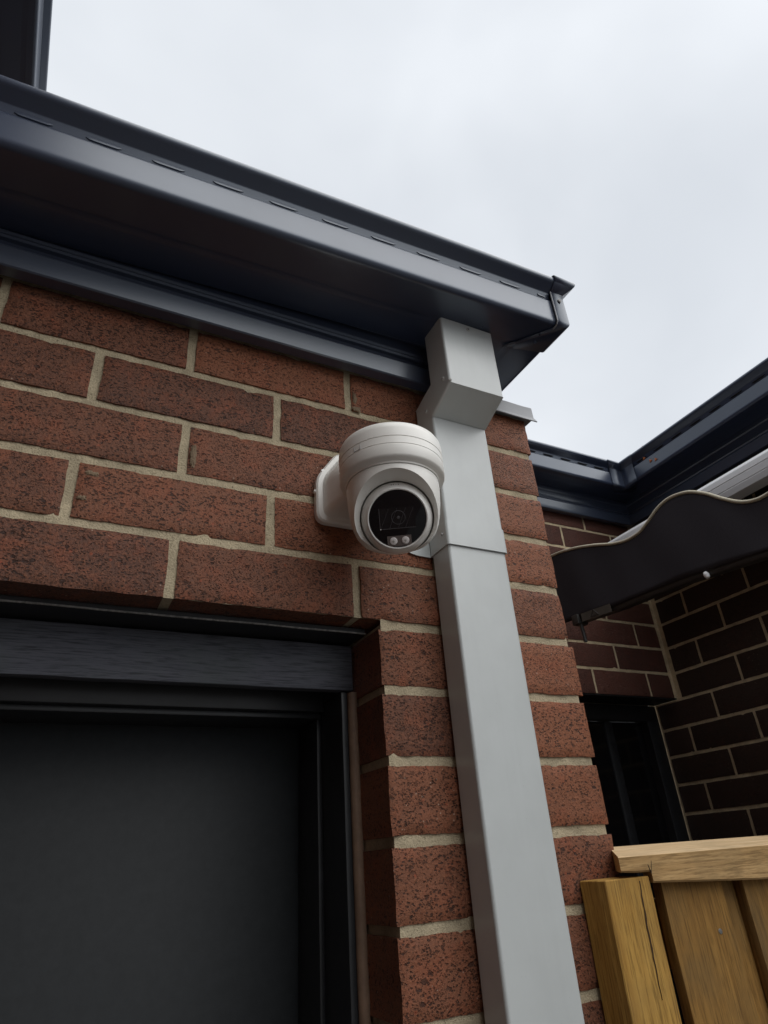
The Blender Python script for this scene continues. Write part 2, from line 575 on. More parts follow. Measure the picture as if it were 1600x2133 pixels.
grid_patch('mortar', lambda u, v: (DX + .0042, .106 - u, v), 0, .1018, -.60, .0005, .005, 'mortar', wall, nrm=(-1, 0, 0))
grid_patch('mortar', lambda u, v: (DX + .0042, .106 - u, v), 0, .1018, GROUND, -.60, .02, 'mortar', wall, nrm=(-1, 0, 0))
grid_patch('mortar', lambda u, v: (WX1 - .0042, u, v), MY, .78, GROUND, .43, .02, 'mortar', wall, nrm=(1, 0, 0))
grid_patch('mortar', lambda u, v: (u, v, .0082), DL, DX + .02, .0046, .105, .01, 'mortar', wall, .0004, (0, 0, -1))
# inner leaf and the return of the wall towards the rear courtyard
box('wall_core', (DX + .03, .1095, GROUND), (WX1 - .012, .80, .40), 'mortar', wall)
box('wall_core', (WX0, .1095, .02), (DX + .0295, .30, .40), 'mortar', wall)
box('wall_core', (WX0, .1095, GROUND), (DL - .03, .30, .0195), 'mortar', wall)
# bricks of the return face (faces +X)
rm = [brick_mesh(.23, .0765, .10, 100 + i, 8, 4) for i in range(3)]
for k in range(-25, 5):
    y = .23 if k % 2 else .35
    while y < .72:
        put_brick(wall, rm[rr.randrange(3)], 'brick', (WX1, y, P * k + .043), R(90), rr)
        y += .24
# mortar smeared over brick arrises beside some perpends
def smear(cx, cz, w, h, seed):
    o_ = Vector((seed * 7.7, seed * 3.1, 0))
    N = 40
    ring, top = [], []
    for i in range(N):
        a = 2 * math.pi * i / N
        q = 1 + .55 * noise.noise(Vector((math.cos(a) * 1.7, math.sin(a) * 1.7, seed)) + o_) + .35 * noise.noise(Vector((math.cos(a) * 5, math.sin(a) * 5, seed)) + o_)
        x, z = cx + math.cos(a) * w * q, cz + math.sin(a) * h * q
        ring.append((x, .0004, z))
        top.append((cx + (x - cx) * .72, -.0011, cz + (z - cz) * .6))
    mk('mortar_smear', ring + top + [(cx, -.0012, cz)], [(i, (i + 1) % N, N + (i + 1) % N, N + i) for i in range(N)] + [(N + i, N + (i + 1) % N, 2 * N) for i in range(N)], 'smear', wall, 70, fix=True)
for q in ((.0125, .205, .0045, .016, 1), (-.103, .152, .008, .004, 3), (-.109, .118, .006, .003, 4), (.2535, .352, .008, .005, 5), (.2515, .374, .004, .012, 6)):
    smear(*q)
# steel lintel over the doorway, and the grey capping on the wall end
lin = box('lintel', (DL, .038, -.0035), (DX - .003, .098, .0042), 'lintel', wall, .0006, 1)
box('lintel_lip', (DL, .0352, -.0042), (DX - .003, .0378, -.0020), 'lintel_edge', wall, .0005, 1, (40, 1, 1), .0006)
capp = [(-.006, .4285), (-.010, .4215), (-.0135, .4165), (-.0150, .4175), (-.0118, .4235), (-.0075, .4305), (-.0068, .4535), (-.004, .4565), (.12, .4600), (.12, .4285)]
capo = sweep('capping', [[(x + (.004 if i == 1 and z < .425 else 0), y, z + noise.noise(Vector((x * 90, y * 40, z * 30))) * .0012) for y, z in capp] for i, x in enumerate([.472, .50, .53, .56, .585, .60, .612, .617])], 'cap', wall, True, True, 40)
box('capping_return', (.500, .1205, .4285), (.617, .79, .4585), 'cap', wall, .002, 1)

# ================================================================== front gutter with outside corner
gut = thing('roof_gutter', 'dark slate steel roof gutter with overflow slots, turning the corner above the downpipe', 'gutter', (0, 0, .50))
def arc(cx, cz, r, a0, a1, n):
    return [(cx + r * math.cos(R(a0 + (a1 - a0) * i / n)), cz + r * math.sin(R(a0 + (a1 - a0) * i / n))) for i in range(n + 1)]
# profile points are (outward from wall, height)
def gutter_profile(back, front, z0, e=0.0):
    f = front + e
    pr = [(back, z0 + .095), (back, z0 + .003 - e), (back + .003, z0 - e)]
    pr += [(back + .052, z0 - e), (back + .054, z0 + .0012 - e), (back + .066, z0 + .0012 - e), (back + .068, z0 - e)]
    pr += [(f - .014, z0 - e)] + arc(f - .0095, z0 + .0095 - e, .0095, -90, 0, 7) + [(f, z0 + .0125)]
    if e:
        pr += [(f, z0 + .071)]
    else:
        pr += [(f, z0 + .0515), (f, z0 + .0530), (f - .0008, z0 + .0545), (f - .0052, z0 + .0552), (f - .0060, z0 + .0565), (f - .0010, z0 + .0712)]
    pr += [(f + .0005, z0 + .0735), (f + .0145, z0 + .0830)]
    pr += arc(f + .0105, z0 + .0905, .0082, -62, 150, 10)
    pr += [(f + .0015, z0 + .090), (f - .0005, z0 + .086)]
    return pr
XE = .410
GP = gutter_profile(.040, .168, .4975)
def gy(x, u):               # gutter runs a touch out of parallel with the wall
    return -(u + .0145 * (x - .55))
def gz(x, z):
    return z + .026 * (x - .55) if x < .55 else z
def run(pr, xs, corner_u=True, yend=None):
    loops = [[(x, gy(x, u), gz(x, z)) for u, z in pr] for x in xs]
    loops.append([(XE + u, gy(.55, u), z) for u, z in pr])
    if yend is not None:
        loops.append([(XE + u, yend, z) for u, z in pr])
    return loops
sweep('gutter_trough', run(GP, [-.615, -.5, -.25, 0, .25, .40], yend=.76), 'navy', gut, False, False, 38, .0009)
# overflow slots pressed into the upper strip
for i in range(-6, 11):
    x0 = -.258 + .0789 * i
    if x0 < -.60 or x0 > .54:
        continue
    x1 = min(x0 + .042, .548)
    loops = []
    for k in range(11):
        t = k / 10
        x = x0 + (x1 - x0) * t
        hgt = .0030 * math.sqrt(max(0.02, 1 - (2 * t - 1) ** 6))
        z = .4975 + .0640
        lp = [(.1620, z - hgt), (.1659, z - hgt * .85), (.1664, z), (.1662, z + hgt * .9), (.1640, z + hgt)]
        loops.append([(x, gy(x, u), gz(x, zz)) for u, zz in lp])
    sweep('slot', loops, 'navy', gut, True, True, 50)
# outside corner piece lapped over the trough
CP = gutter_profile(.040, .168, .4975, .0032)
cp = [q for q in CP if q[0] >= .0915 and q[1] < .62]
cp = [(.090, .4943)] + cp
def lap(u):
    return min(.556, .498 + (u - .09) * .78, XE + u - .001)
corner = sweep('corner_piece', [[(lap(u), gy(.55, u), z) for u, z in cp], [(XE + u, gy(.55, u), z) for u, z in cp], [(XE + u, gy(.55, u) + min(.066, (u - .09) * .8), z) for u, z in cp]], 'navy', gut, False, False, 38, .0012)
rivet(corner, (.570, -.1735, .552), (0, -1, 0), .0036)
rivet(corner, (.540, -.140, .4935), (0, 0, -1), .0028, 'navy')
rivet(corner, (.545, -.122, .4935), (0, 0, -1), .0028, 'navy')
tube('lap_sealant', [(.5545, gy(.55, u + .001), z - .0005) for u, z in CP if u > .155 and z < .57], .0013, 'cap', corner, 6)
# outlet collar for the downpipe
outl = []
def rrect(x0, x1, y0, y1, r, n=4):
    pts = []
    for cx, cy, a in ((x1 - r, y1 - r, 0), (x0 + r, y1 - r, 90), (x0 + r, y0 + r, 180), (x1 - r, y0 + r, 270)):
        for i in range(n + 1):
            t = R(a + 90 * i / n)
            pts.append((cx + r * math.cos(t), cy + r * math.sin(t)))
    return pts
oc = sweep('outlet_collar', [[(x, y, .4990) for x, y in rrect(.348, .475, -.122, -.043, .004)], [(x, y, .4955) for x, y in rrect(.348, .475, -.122, -.043, .004)], [(x, y, .4950) for x, y in rrect(.3628, .4605, -.107, -.056, .004)], [(x, y, .480) for x, y in rrect(.3628, .4605, -.107, -.056, .004)]], 'navy', gut, True, False, 30)
for x, y in ((.395, -.1155), (.44, -.1155)):
    rivet(oc, (x, y, .4952), (0, 0, -1), .0026, 'navy')

# fascia behind the gutter
fas = thing('fascia', 'dark slate steel fascia strip with a pale reflecting lower band, under the slotted gutter', 'fascia', (0, 0, .43))
FP = [(.030, .590), (.030, .5035), (.0362, .5030), (.0354, .4988), (.0290, .4983), (.0285, .4710), (.0348, .4706), (.0338, .4662), (.0292, .4657), (.0290, .4642), (.0344, .4637), (.0335, .4598), (.0275, .4590), (.0275, .4490), (.0330, .4465), (.0350, .4440), (.0300, .4175), (.0280, .4160), (.0120, .4155), (.0110, .4200)]
floops = [[(x, -u, z) for u, z in FP] for x in (-.615, -.4, 0, .3)]
floops += [[(XE + u - .02, -u, z) for u, z in FP], [(XE + u - .02, .76, z) for u, z in FP]]
sweep('fascia_sheet', floops, 'navy2', fas, False, False, 25, .0009)

# roof sheet behind the gutter (keeps the eave dark)
roof = tag(mk('roof_sheet', [(-.615, -.028, .592), (.415, -.028, .592), (.415, .76, .592), (-.615, .76, .592),
                             (-.615, .36, .76), (.20, .36, .76), (.20, .76, .76), (-.615, .76, .76)],
              [(0, 1, 2, 3), (0, 4, 5, 1), (1, 5, 6, 2), (4, 7, 6, 5), (2, 6, 7, 3), (0, 3, 7, 4)], 'tile'),
           'dark steel roof of the wing hidden above the slotted gutter', 'roof')

# ================================================================== downpipe
dp = thing('downpipe', 'pale grey rectangular steel downpipe with an offset under the gutter, beside the camera', 'downpipe', (.412, -.03, GROUND))
X0, X1 = .3610, .4625
def dloop(yb, yf, zb, zf, e=0.0):
    """rounded rectangle, back at yb/zb, front at yf/zf"""
    return [(x, y, zb + (zf - zb) * (y - yb) / (yf - yb)) for x, y in rrect(X0 - e, X1 + e, yf - e, yb + e, .0042, 5)]
sweep('upper_section', [dloop(-.0545, -.1085, .493, .493), dloop(-.0545, -.1085, .391, .3565)], 'pipe', dp, True, False, 30)
sweep('offset_elbow', [dloop(-.0545, -.1085, .3912, .3567, .0006), dloop(-.0020, -.0515, .376, .3315, .0006)], 'pipe', dp, True, False, 30)
sweep('elbow_sleeve', [dloop(-.0020, -.0515, .3765, .332, -.0002), dloop(-.0020, -.0515, .112, .112, -.0002)], 'pipe', dp, True, False, 30)
sweep('lower_pipe', [dloop(-.0025, -.0505, .140, .140, -.0012), dloop(-.0025, -.0505, -.9, -.9, -.0012), dloop(-.0025, -.0505, GROUND, GROUND, -.0012)], 'pipe', dp, True, False, 30)
st = sweep('pipe_strap', [dloop(-.0022, -.0515, .147, .147, .0002), dloop(-.0022, -.0515, .1465, .1465, .0011), dloop(-.0022, -.0515, .1085, .1085, .0011), dloop(-.0022, -.0515, .1085, .1085, -.0010)], 'pipe', dp, True, False, 30)
tab = [(.3600, .1075), (.3380, .1080), (.3260, .1105), (.3220, .1150), (.3220, .1460), (.3600, .1460)]
sweep('strap_tab', [[(x, -.0010, z) for x, z in tab], [(x, -.0030, z) for x, z in tab]], 'pipe', st, True, True, 20)
rivet(st, (X0 - .0011, -.040, .128), (-1, 0, 0), .0022)
rivet(dp, (.4130, -.1085, .484), (0, -1, 0), .0038)
rivet(dp, (X0 - .0006, -.093, .374), (-1, 0, 0), .0036)
rivet(dp, (X0 - .0006, -.036, .352), (-1, 0, 0), .0036)
lathe('solder_blob', [(0, .003), (.002, .0022), (.0032, 0), (.0028, -.002)], (X0 + .001, -.1082, .361), 'rivet', dp, 10, Vector((-.6, -.8, 0)))

# ================================================================== security camera
CX, CY = .2455, -.110
sc_ = thing('security_camera', 'white turret security camera on a wall bracket, left of the downpipe', 'security camera', (CX, 0, .13))
def outline(pts, r=.012, n=5):
    """round the corners of a polygon"""
    o = []
    N = len(pts)
    for i in range(N):
        p, a, b = Vector(pts[i]), Vector(pts[i - 1]), Vector(pts[(i + 1) % N])
        u, w = (a - p).normalized(), (b - p).normalized()
        for k in range(n + 1):
            t = k / n
            q = p + u * r * (1 - t) ** 2 + w * r * t ** 2
            o.append((q.x, q.y))
    return o
hw = .0655
plate = outline([(CX - hw, .1335), (CX + hw, .1335), (CX + hw, .204), (CX + hw - .034, .254), (CX - hw + .034, .254), (CX - hw, .204)], .015)
pc = Vector((CX, .19))
def inset(pts, s, c=pc):
    return [(c.x + (x - c.x) * s, c.y + (z - c.y) * s) for x, z in pts]
br = sweep('wall_bracket', [[(x, -.001, z) for x, z in plate], [(x, -.009, z) for x, z in plate], [(x, -.0115, z) for x, z in inset(plate, .965)], [(x, -.0120, z) for x, z in inset(plate, .87)],
                            [(x, -.0165, z) for x, z in inset(plate, .83)], [(x, -.035, z) for x, z in inset(plate, .80, Vector((CX, .182)))], [(x, -.060, z) for x, z in inset(plate, .66, Vector((CX, .178)))],
                            [(x, -.095, z) for x, z in inset(plate, .36, Vector((CX, .177)))]], 'camwhite', sc_, True, True, 32)
lathe('screw', [(0, .003), (.0028, .0025), (.0036, 0), (.0030, -.002)], (CX - hw + .0005, -.005, .182), 'ring', br, 14, Vector((-1, 0, 0)))
lathe('screw', [(0, .002), (.0026, .0018), (.0032, 0), (.0030, -.002)], (CX - hw + .010, -.0095, .2155), 'ring', br, 14, Vector((0, -1, 0)))
base_prof = [(0, .2050), (.052, .2042), (.0600, .2025), (.0648, .1990), (.0672, .1945), (.0680, .1890), (.0680, .1772), (.0673, .1768), (.0673, .1757), (.0680, .1753), (.0680, .1662), (.0675, .1658), (.0675, .1651), (.0680, .1647),
             (.0680, .1505), (.0668, .1482), (.0645, .1468), (.0616, .1452), (.0606, .1445), (.0600, .1425), (0, .1425)]
base = lathe('mounting_base', [(r, h - .15) for r, h in base_prof], (CX, CY, .15), 'camwhite', sc_, 128)
# small moulded catch on the base rim
ca = math.atan2(-.722 - CY, -.0996 - CX) - .62
cv = Vector((math.cos(ca), math.sin(ca), 0))
ct = Vector((-cv.y, cv.x, 0))
cc = Vector((CX, CY, .1715)) + cv * .0681
for a, b in (((-.0048, -.0045), (-.0048, .002)), ((-.0048, -.0045), (.0048, -.0045)), ((.0048, -.0045), (.0048, .002))):
    tube('catch_line', [cc + ct * a[0] + Vector((0, 0, a[1])), cc + ct * b[0] + Vector((0, 0, b[1]))], .00035, 'cap', base, 6)
BC = Vector((CX + .0015, CY - .001, .0985))
gaze = (Vector((-.0996, -.722, -.2764)) - BC).normalized()
gaze = (gaze + Vector((.045, -.02, -.035))).normalized()
body_prof = [(0, .1415), (.0592, .1415), (.0594, .1400), (.0592, .1290), (.0584, .1150), (.0566, .1000), (.0538, .0870), (.0500, .0770), (.0440, .0690), (.034, .0640), (0, .0620)]
shell = lathe('turret_shell', [(r, h - .1) for r, h in body_prof], (CX, CY, .1), 'camwhite', sc_, 128)
def cutter(prof):
    return lathe('cutter', prof, BC, 'gap', None, 96, gaze)
cut = cutter([(0, -.046), (.030, -.046), (.0460, -.02), (.0460, .0130), (.0620, .0340), (.075, .12), (0, .12)])
bpy.context.view_layer.update()
md = shell.modifiers.new('cut', 'BOOLEAN')
md.operation = 'DIFFERENCE'
md.solver = 'EXACT'
md.object = cut
bpy.context.view_layer.update()
dg = bpy.context.evaluated_depsgraph_get()
nm = bpy.data.meshes.new_from_object(shell.evaluated_get(dg))
shell.modifiers.clear()
shell.data = nm
nm.materials.clear()
nm.materials.append(M['camwhite'])
bpy.data.objects.remove(cut)
nm.polygons.foreach_set('use_smooth', [True] * len(nm.polygons))
nm.set_sharp_from_angle(angle=R(28))
BR, GR = .0454, .0352
eye_prof = [(BR * math.cos(R(a)), BR * math.sin(R(a))) for a in range(-85, 35, 4)]
fz = .0264
eye_prof = [(0, -BR)] + eye_prof + [(.0372, fz + .0002), (.0364, fz + .0009), (GR, fz + .0006), (GR, fz - .0015), (0, fz - .0015)]
eye = lathe('eyeball', eye_prof, BC, 'ring', sc_, 128, gaze, 40)
fc = BC + gaze * (fz - .0006)
right = gaze.cross(Vector((0, 0, 1))).normalized() * -1
if right.x < 0:
    right = -right
up = right.cross(gaze)
if up.z < 0:
    up = -up
right = (right + up * .03).normalized()
up = (up - right * up.dot(right)).normalized()
def fp(x, y, h=0.0):
    return fc + right * x + up * y + gaze * h
glass = lathe('lens_glass', [(0, .0004), (GR - .0022, .0004), (GR - .0010, .0002), (GR - .0004, -.0004)], fc, 'glass_black', eye, 96, gaze)
def face_quad(name, x0, y0, x1, y1, h, mat, parent, t=.0003):
    c = [fp(x0, y0, h), fp(x1, y0, h), fp(x1, y1, h), fp(x0, y1, h)]
    c2 = [q + gaze * t for q in c]
    return mk(name, c + c2, [(0, 1, 2, 3), (4, 5, 6, 7), (0, 1, 5, 4), (1, 2, 6, 5), (2, 3, 7, 6), (3, 0, 4, 7)], mat, parent)
H0 = .0004
win = face_quad('lens_window', -.0212, -.0112, .0212, .0132, H0, 'lens_bay', eye)
face_quad('window_edge', -.0212, -.0122, .0212, -.0114, H0, 'lens_line', eye, .0005)
face_quad('window_edge', -.0224, -.0122, -.0216, .0132, H0, 'lens_line', eye, .0004)
pr = [fp(.0008 + .0082 * math.cos(2 * math.pi * i / 48), .0012 + .0082 * math.sin(2 * math.pi * i / 48), H0 + .0005) for i in range(49)]
tube('lens_ring', pr, .00034, 'lens_line', eye, 6, False)
lathe('lens_core', [(0, .0008), (.0016, .0006), (.0020, .0002)], fp(.0008, .0012, H0), 'lens_line', eye, 16, gaze)
for x in (-.0165, -.006, .0045, .0135):
    tube('reflector_line', [fp(x - .0045, -.0108, H0 + .0004), fp(x + .0060, .0124, H0 + .0004)], .00022, 'lens_line', eye, 5)
bay = face_quad('lamp_bay', -.0146, -.0334, .0146, -.0208, H0, 'led_bay', eye, .0004)
for x in (-.0073, .0073):
    ld = lathe('lamp', [(0, .0012), (.0030, .0012), (.0042, .0008), (.0047, .0)], fp(x, -.0270, H0 + .0003), 'led', eye, 24, gaze)
    lathe('lamp_core', [(0, .0005), (.0012, .0004), (.0015, 0)], fp(x, -.0270, H0 + .0015), 'led_mid', eye, 12, gaze)
face_quad('bay_edge', -.0146, -.0344, .0130, -.0338, H0, 'lens_line', eye, .0005)
for x, y in ((-.0216, -.0119), (-.0136, -.0343)):
    lathe('glint_dot', [(0, .0006), (.0006, .0004), (.0008, 0)], fp(x, y, H0 + .0003), 'ring', eye, 10, gaze)
# tiny printed marks on the ring above the glass
for i, (dx, hh) in enumerate(((-.0042, .0011), (-.0014, .0014), (.0016, .0008), (.0044, .0012))):
    a = Vector((dx, .0410 - dx * dx * 12))
    q = BC + right * a.x + up * a.y + gaze * math.sqrt(max(0, (BR + .0001) ** 2 - a.length ** 2))
    tube('printed_mark', [q - up * hh, q + up * hh + right * .0003], .00028, 'ink', eye, 5)

# ================================================================== doorway: timber head, frame, leaf
door = thing('door', 'black painted door in a recessed frame under a grained timber head, bottom left', 'door', (DL + .43, .16, GROUND))
box('head_board', (DL + .002, .083, -.0695), (DX - .0035, .100, -.0062), 'headwood', door, .0018, 2, (30, 1, 1), .0007)
box('head_frame', (DL + .0205, .150, -.084), (.2495, .240, -.0065), 'frame', door, .0015)
box('jamb', (.2500, .088, GROUND), (.2600, .240, -.0705), 'frame', door, .0012, 2, (1, 1, 60), .0005)
box('frame_corner', (.2497, .1003, -.0702), (.2640, .240, -.0066), 'frame', door)
box('jamb', (DL + .008, .088, GROUND), (DL + .020, .240, -.0705), 'frame', door, .0012)
tube('sealant_bead', [(.2655, .0862 + noise.noise(Vector((z * 30, 0, 0))) * .0012, z) for z in [GROUND + i * (-.072 - GROUND) / 90 for i in range(91)]], .0072, 'sealant', door, 10)
box('stop', (.2425, .162, GROUND), (.2499, .240, -.0920), 'frame', door, .0012, 2, (1, 1, 60), .0004)
box('stop', (DL + .0201, .162, -.0915), (.2499, .240, -.0841), 'frame', door, .0012)
box('stop', (DL + .0201, .162, GROUND), (DL + .028, .240, -.0920), 'frame', door, .0012)
leaf = box('door_leaf', (DL + .0225, .2405, GROUND + .01), (.2485, .280, -.0875), 'door', door, .002)
for dx, dz in ((.5, -.185), (.44, -.17)):
    lathe('paint_nib', [(0, .0006), (.0012, .0004), (.0018, 0)], (DX - dx, .2404, dz), 'frame', leaf, 10, Vector((0, -1, 0)))

# ================================================================== rear courtyard walls
BX, BY, BZ = 1.791, .787, .138
def far_wall(name, label, axis, rows, a0, a1, zlim, bm_='brick_far'):
    w = thing(name, label, 'wall', (1.2 if axis == 'x' else BX, BY if axis == 'x' else 0, GROUND))
    vv = [brick_mesh(.23, .076, .10, 300 + i + (50 if axis == 'y' else 0), 14, 6, .9) for i in range(5)]
    sh = {}
    a1_ = a1
    for k in rows:
        a1 = .885 if axis == 'y' and k < 0 else a1_
        if axis == 'x':
            per0 = 1.43 if k % 2 == 0 else 1.55
        else:
            per0 = .54 if k % 2 == 0 else .66
        n0 = math.floor((a0 - per0) / .24) - 1
        for n in range(n0, n0 + int((a1 - a0) / .24) + 4):
            lo = max(per0 + n * .24 + .005, a0)
            hi = min(per0 + (n + 1) * .24 - .005, a1)
            zc = BZ + P * k + .043
            if hi - lo < .03 or (zlim and not zlim((lo + hi) / 2, zc)):
                continue
            wd = round(hi - lo, 3)
            me = vv[rr.randrange(5)] if abs(wd - .23) < .002 else sh.setdefault(wd, brick_mesh(wd, .076, .10, 900 + len(sh), 8, 6, .9))
            if axis == 'x':
                put_brick(w, me, bm_, ((lo + hi) / 2, BY, zc), 0, rr)
            else:
                put_brick(w, me, bm_, (BX, (lo + hi) / 2, zc), R(-90), rr)
    return w
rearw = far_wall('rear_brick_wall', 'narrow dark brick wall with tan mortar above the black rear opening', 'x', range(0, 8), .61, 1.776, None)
grid_patch('mortar', lambda u, v: (u, BY + .004, v), .60, 1.7945, .1445, .90, .006, 'mortar_far', rearw)
box('wall_core', (.602, BY + .095, .1445), (1.79, BY + .20, .90), 'mortar_far', rearw)
box('head_bar', (.602, BY + .006, .1385), (1.789, BY + .104, .1440), 'lintel', rearw)
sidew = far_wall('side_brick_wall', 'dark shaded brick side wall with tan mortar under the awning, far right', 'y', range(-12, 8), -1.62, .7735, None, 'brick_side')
grid_patch('mortar', lambda u, v: (BX + .004, -u, v), -.7905, 1.7, .138, .90, .008, 'mortar_far', sidew, nrm=(-1, 0, 0))
grid_patch('mortar', lambda u, v: (BX + .004, -u, v), -.892, 1.7, -.95, .138, .008, 'mortar_far', sidew, nrm=(-1, 0, 0))
box('wall_core', (BX + .095, -1.7, GROUND), (BX + .22, 1.0, .90), 'mortar_far', sidew)
box('lower_courses', (BX + .001, -1.7, GROUND), (BX + .094, .786, -.9505), 'housebrick', sidew)
# black rear opening: frame and dark glass set back in the reveal
rd = thing('rear_window', 'black framed dark rear opening beneath the tan mortared wall, behind the fence', 'window', (1.2, BY + .13, GROUND))
FY = BY + .105
box('frame_head', (.66, FY, .085), (1.7905, FY + .06, .1380), 'frame', rd, .002)
box('frame_jamb', (1.735, FY, GROUND), (1.7905, FY + .06, .0848), 'frame', rd, .002)
box('frame_jamb', (.66, FY, GROUND), (.715, FY + .06, .0848), 'frame', rd, .002)
box('frame_mullion', (1.560, FY + .025, GROUND), (1.595, FY + .055, .0848), 'frame', rd, .002)
box('pane', (.7155, FY + .030, GROUND), (1.5595, FY + .036, .0845), 'pane', rd)
box('pane', (1.5955, FY + .030, GROUND), (1.7345, FY + .036, .0845), 'pane', rd)

# rear gutter, inside corner
rg = thing('rear_gutter', 'dark slate gutter with an inside corner around the rear courtyard, right', 'gutter', (1.4, .7, .88))
RP = gutter_profile(.035, .1275, .8745)
def rloops(pr, x0, y1):
    return [[(x0, BY - u, z) for u, z in pr], [(BX - u, BY - u, z) for u, z in pr], [(BX - u, y1, z) for u, z in pr]]
sweep('gutter_trough', rloops(RP, .625, -1.7), 'navy', rg, False, False, 38, .0009)
RC = gutter_profile(.035, .1275, .8745, .0028)[3:]
sweep('corner_piece', [[(BX - u - .058, BY - u, z) for u, z in RC], [(BX - u, BY - u, z) for u, z in RC], [(BX - u, BY - u - .058, z) for u, z in RC]], 'navy', rg, False, False, 38, .001)
def rslot(c, d, n):
    c, d = Vector(c), Vector(d)
    loops = []
    nn = Vector((d.y, -d.x, 0))
    if nn.y > 0 or nn.x > 0:
        nn = -nn
    for k in range(7):
        t = k / 6
        h = .0030 * math.sqrt(max(.02, 1 - (2 * t - 1) ** 6))
        q = c + d * (.045 * (t - .5))
        loops.append([q + nn * .0008 + Vector((0, 0, -h)), q + nn * .0032, q + nn * .0008 + Vector((0, 0, h))])
    sweep('slot', loops, 'gap', rg, True, True, 50)
for i in range(9):
    rslot((1.555 - .079 * i, BY - .1252, .9385), (1, 0, 0), 0)
for i in range(16):
    rslot((BX - .1252, .56 - .079 * i, .9385), (0, 1, 0), 0)
rf = thing('rear_fascia', 'dark slate fascia under the rear gutter, above the narrow brick wall', 'fascia', (1.4, .76, .8))
RFP = [(.034, .965), (.034, .862), (.031, .858), (.031, .832), (.034, .828), (.031, .824), (.035, .818), (.036, .816), (.030, .785), (.028, .7835), (.012, .783), (.011, .788)]
sweep('fascia_sheet', rloops(RFP, .625, -1.7), 'navy2', rf, False, False, 25, .0009)
tag(mk('courtyard_roof_sheet', [(.60, BY - .033, .967), (BX - .033, BY - .033, .967), (BX - .033, -1.7, .967), (3.4, -1.7, 1.55), (3.4, 2.2, 1.55), (.60, 2.2, 1.55)], [(0, 1, 4, 5), (1, 2, 3, 4)], 'tile'),
    'dark steel roof hidden above the rear gutter', 'roof')

# orange scraps stuck to the gutter
for (dx, y, z), lab in zip(((0, .528, .968), (.001, .547, .936), (-.0005, .524, .9105), (-.0005, .502, .903)),
                           ('highest of the four orange leaf scraps on the right gutter', 'leftmost orange leaf scrap below the gutter rim by the corner', 'middle one of the lower orange leaf scraps on the right gutter', 'rightmost orange leaf scrap on the right gutter')):
    x = BX - (.1280 if z < .93 else .1265 if z < .95 else .140) - .0012
    a = rr.uniform(-.4, .4)
    pts = [(math.cos(a + t) * .0085, math.sin(a + t) * .0085) for t in (1.57, 3.75, 5.6)]
    v = [(x, y + p[0], z + p[1]) for p in pts] + [(x - .0016, y + p[0] * .7, z + p[1] * .7) for p in pts]
    tag(mk('leaf_scrap', v, [(0, 1, 2), (3, 4, 5), (0, 1, 4, 3), (1, 2, 5, 4), (2, 0, 3, 5)], 'leaf'), lab, 'leaf', 'orange scraps on the rear gutter')

# ================================================================== awning
aw = thing('awning', 'retracted awning with dark scalloped valance and beige piping, far right', 'awning', (1.5, .2, .5))
hem = [(.775, .560), (.745, .570), (.716, .568), (.649, .557), (.557, .531), (.448, .492), (.375, .485), (.325, .502), (.284, .521), (.241, .528), (.189, .517), (.146, .489), (.104, .450), (.067, .422), (.027, .409), (-.03, .412)]
low = [(.775, .346), (.690, .339), (.504, .323), (.397, .319), (.286, .313), (.207, .304), (.122, .296), (.049, .288)]
for c in range(2):           # the same wave goes on out of frame
    base_y = hem[-1][0]
    for dy, dz in ((-.06, .425), (-.11, .455), (-.16, .475), (-.21, .470), (-.26, .440), (-.31, .410), (-.36, .400)):
        hem.append((base_y + dy, dz - .02 * c))
def lerp(tab, y):
    if y >= tab[0][0]:
        return tab[0][1]
    for (a, za), (b, zb) in zip(tab, tab[1:]):
        if a >= y >= b:
            t = (a - y) / (a - b)
            return za + (zb - za) * t
    (a, za), (b, zb) = tab[-2:]
    return zb + (zb - za) / (b - a) * (y - b)
def cat(tab, y):             # Catmull-Rom so the hem runs smoothly
    for i in range(len(tab) - 1):
        if tab[i][0] >= y >= tab[i + 1][0]:
            p0, p1, p2, p3 = (Vector(tab[max(0, min(len(tab) - 1, i + k))]) for k in (-1, 0, 1, 2))
            t = (p1.x - y) / (p1.x - p2.x)
            return .5 * (2 * p1.y + (p2.y - p0.y) * t + (2 * p0.y - 5 * p1.y + 4 * p2.y - p3.y) * t * t + (3 * p1.y - p0.y - 3 * p2.y + p3.y) * t ** 3)
    return tab[-1][1]
ys = [.772 - i * (.772 + .74) / 150 for i in range(151)]
nv = 14
verts, faces = [], []
def vx(y, t):
    return 1.30 + .010 * math.sin(y * 15 + .6) * t * (1 - .6 * t) + .008 * math.sin(y * 38) * t * (1 - t)
for y in ys:
    zl, zh = lerp(low, y), cat(hem, y)
    for j in range(nv + 1):
        t = j / nv
        verts.append((vx(y, t), y, zl + (zh - zl) * t))
for i in range(150):
    for j in range(nv):
        a = i * (nv + 1) + j
        faces.append((a, a + 1, a + nv + 2, a + nv + 1))
val = mk('valance', verts, faces, 'fabric', aw, 60)
md = val.modifiers.new('cloth', 'SOLIDIFY')
md.thickness = .0022
md.offset = 0
tube('piping', [(vx(y, 1) - .001, y, cat(hem, y) + .002) for y in ys], .0046, 'piping', val, 8)
fb = sweep('front_bar', [[(1.300 + dx, y, lerp(low, y) + dz) for dx, dz in ((.003, .012), (.003, -.006), (.006, -.012), (.030, -.012), (.034, -.002), (.026, .012))] for y in (.690, .504, .397, .286, .207, .05, -.74)], 'awn_bar', aw, True, True, 25)
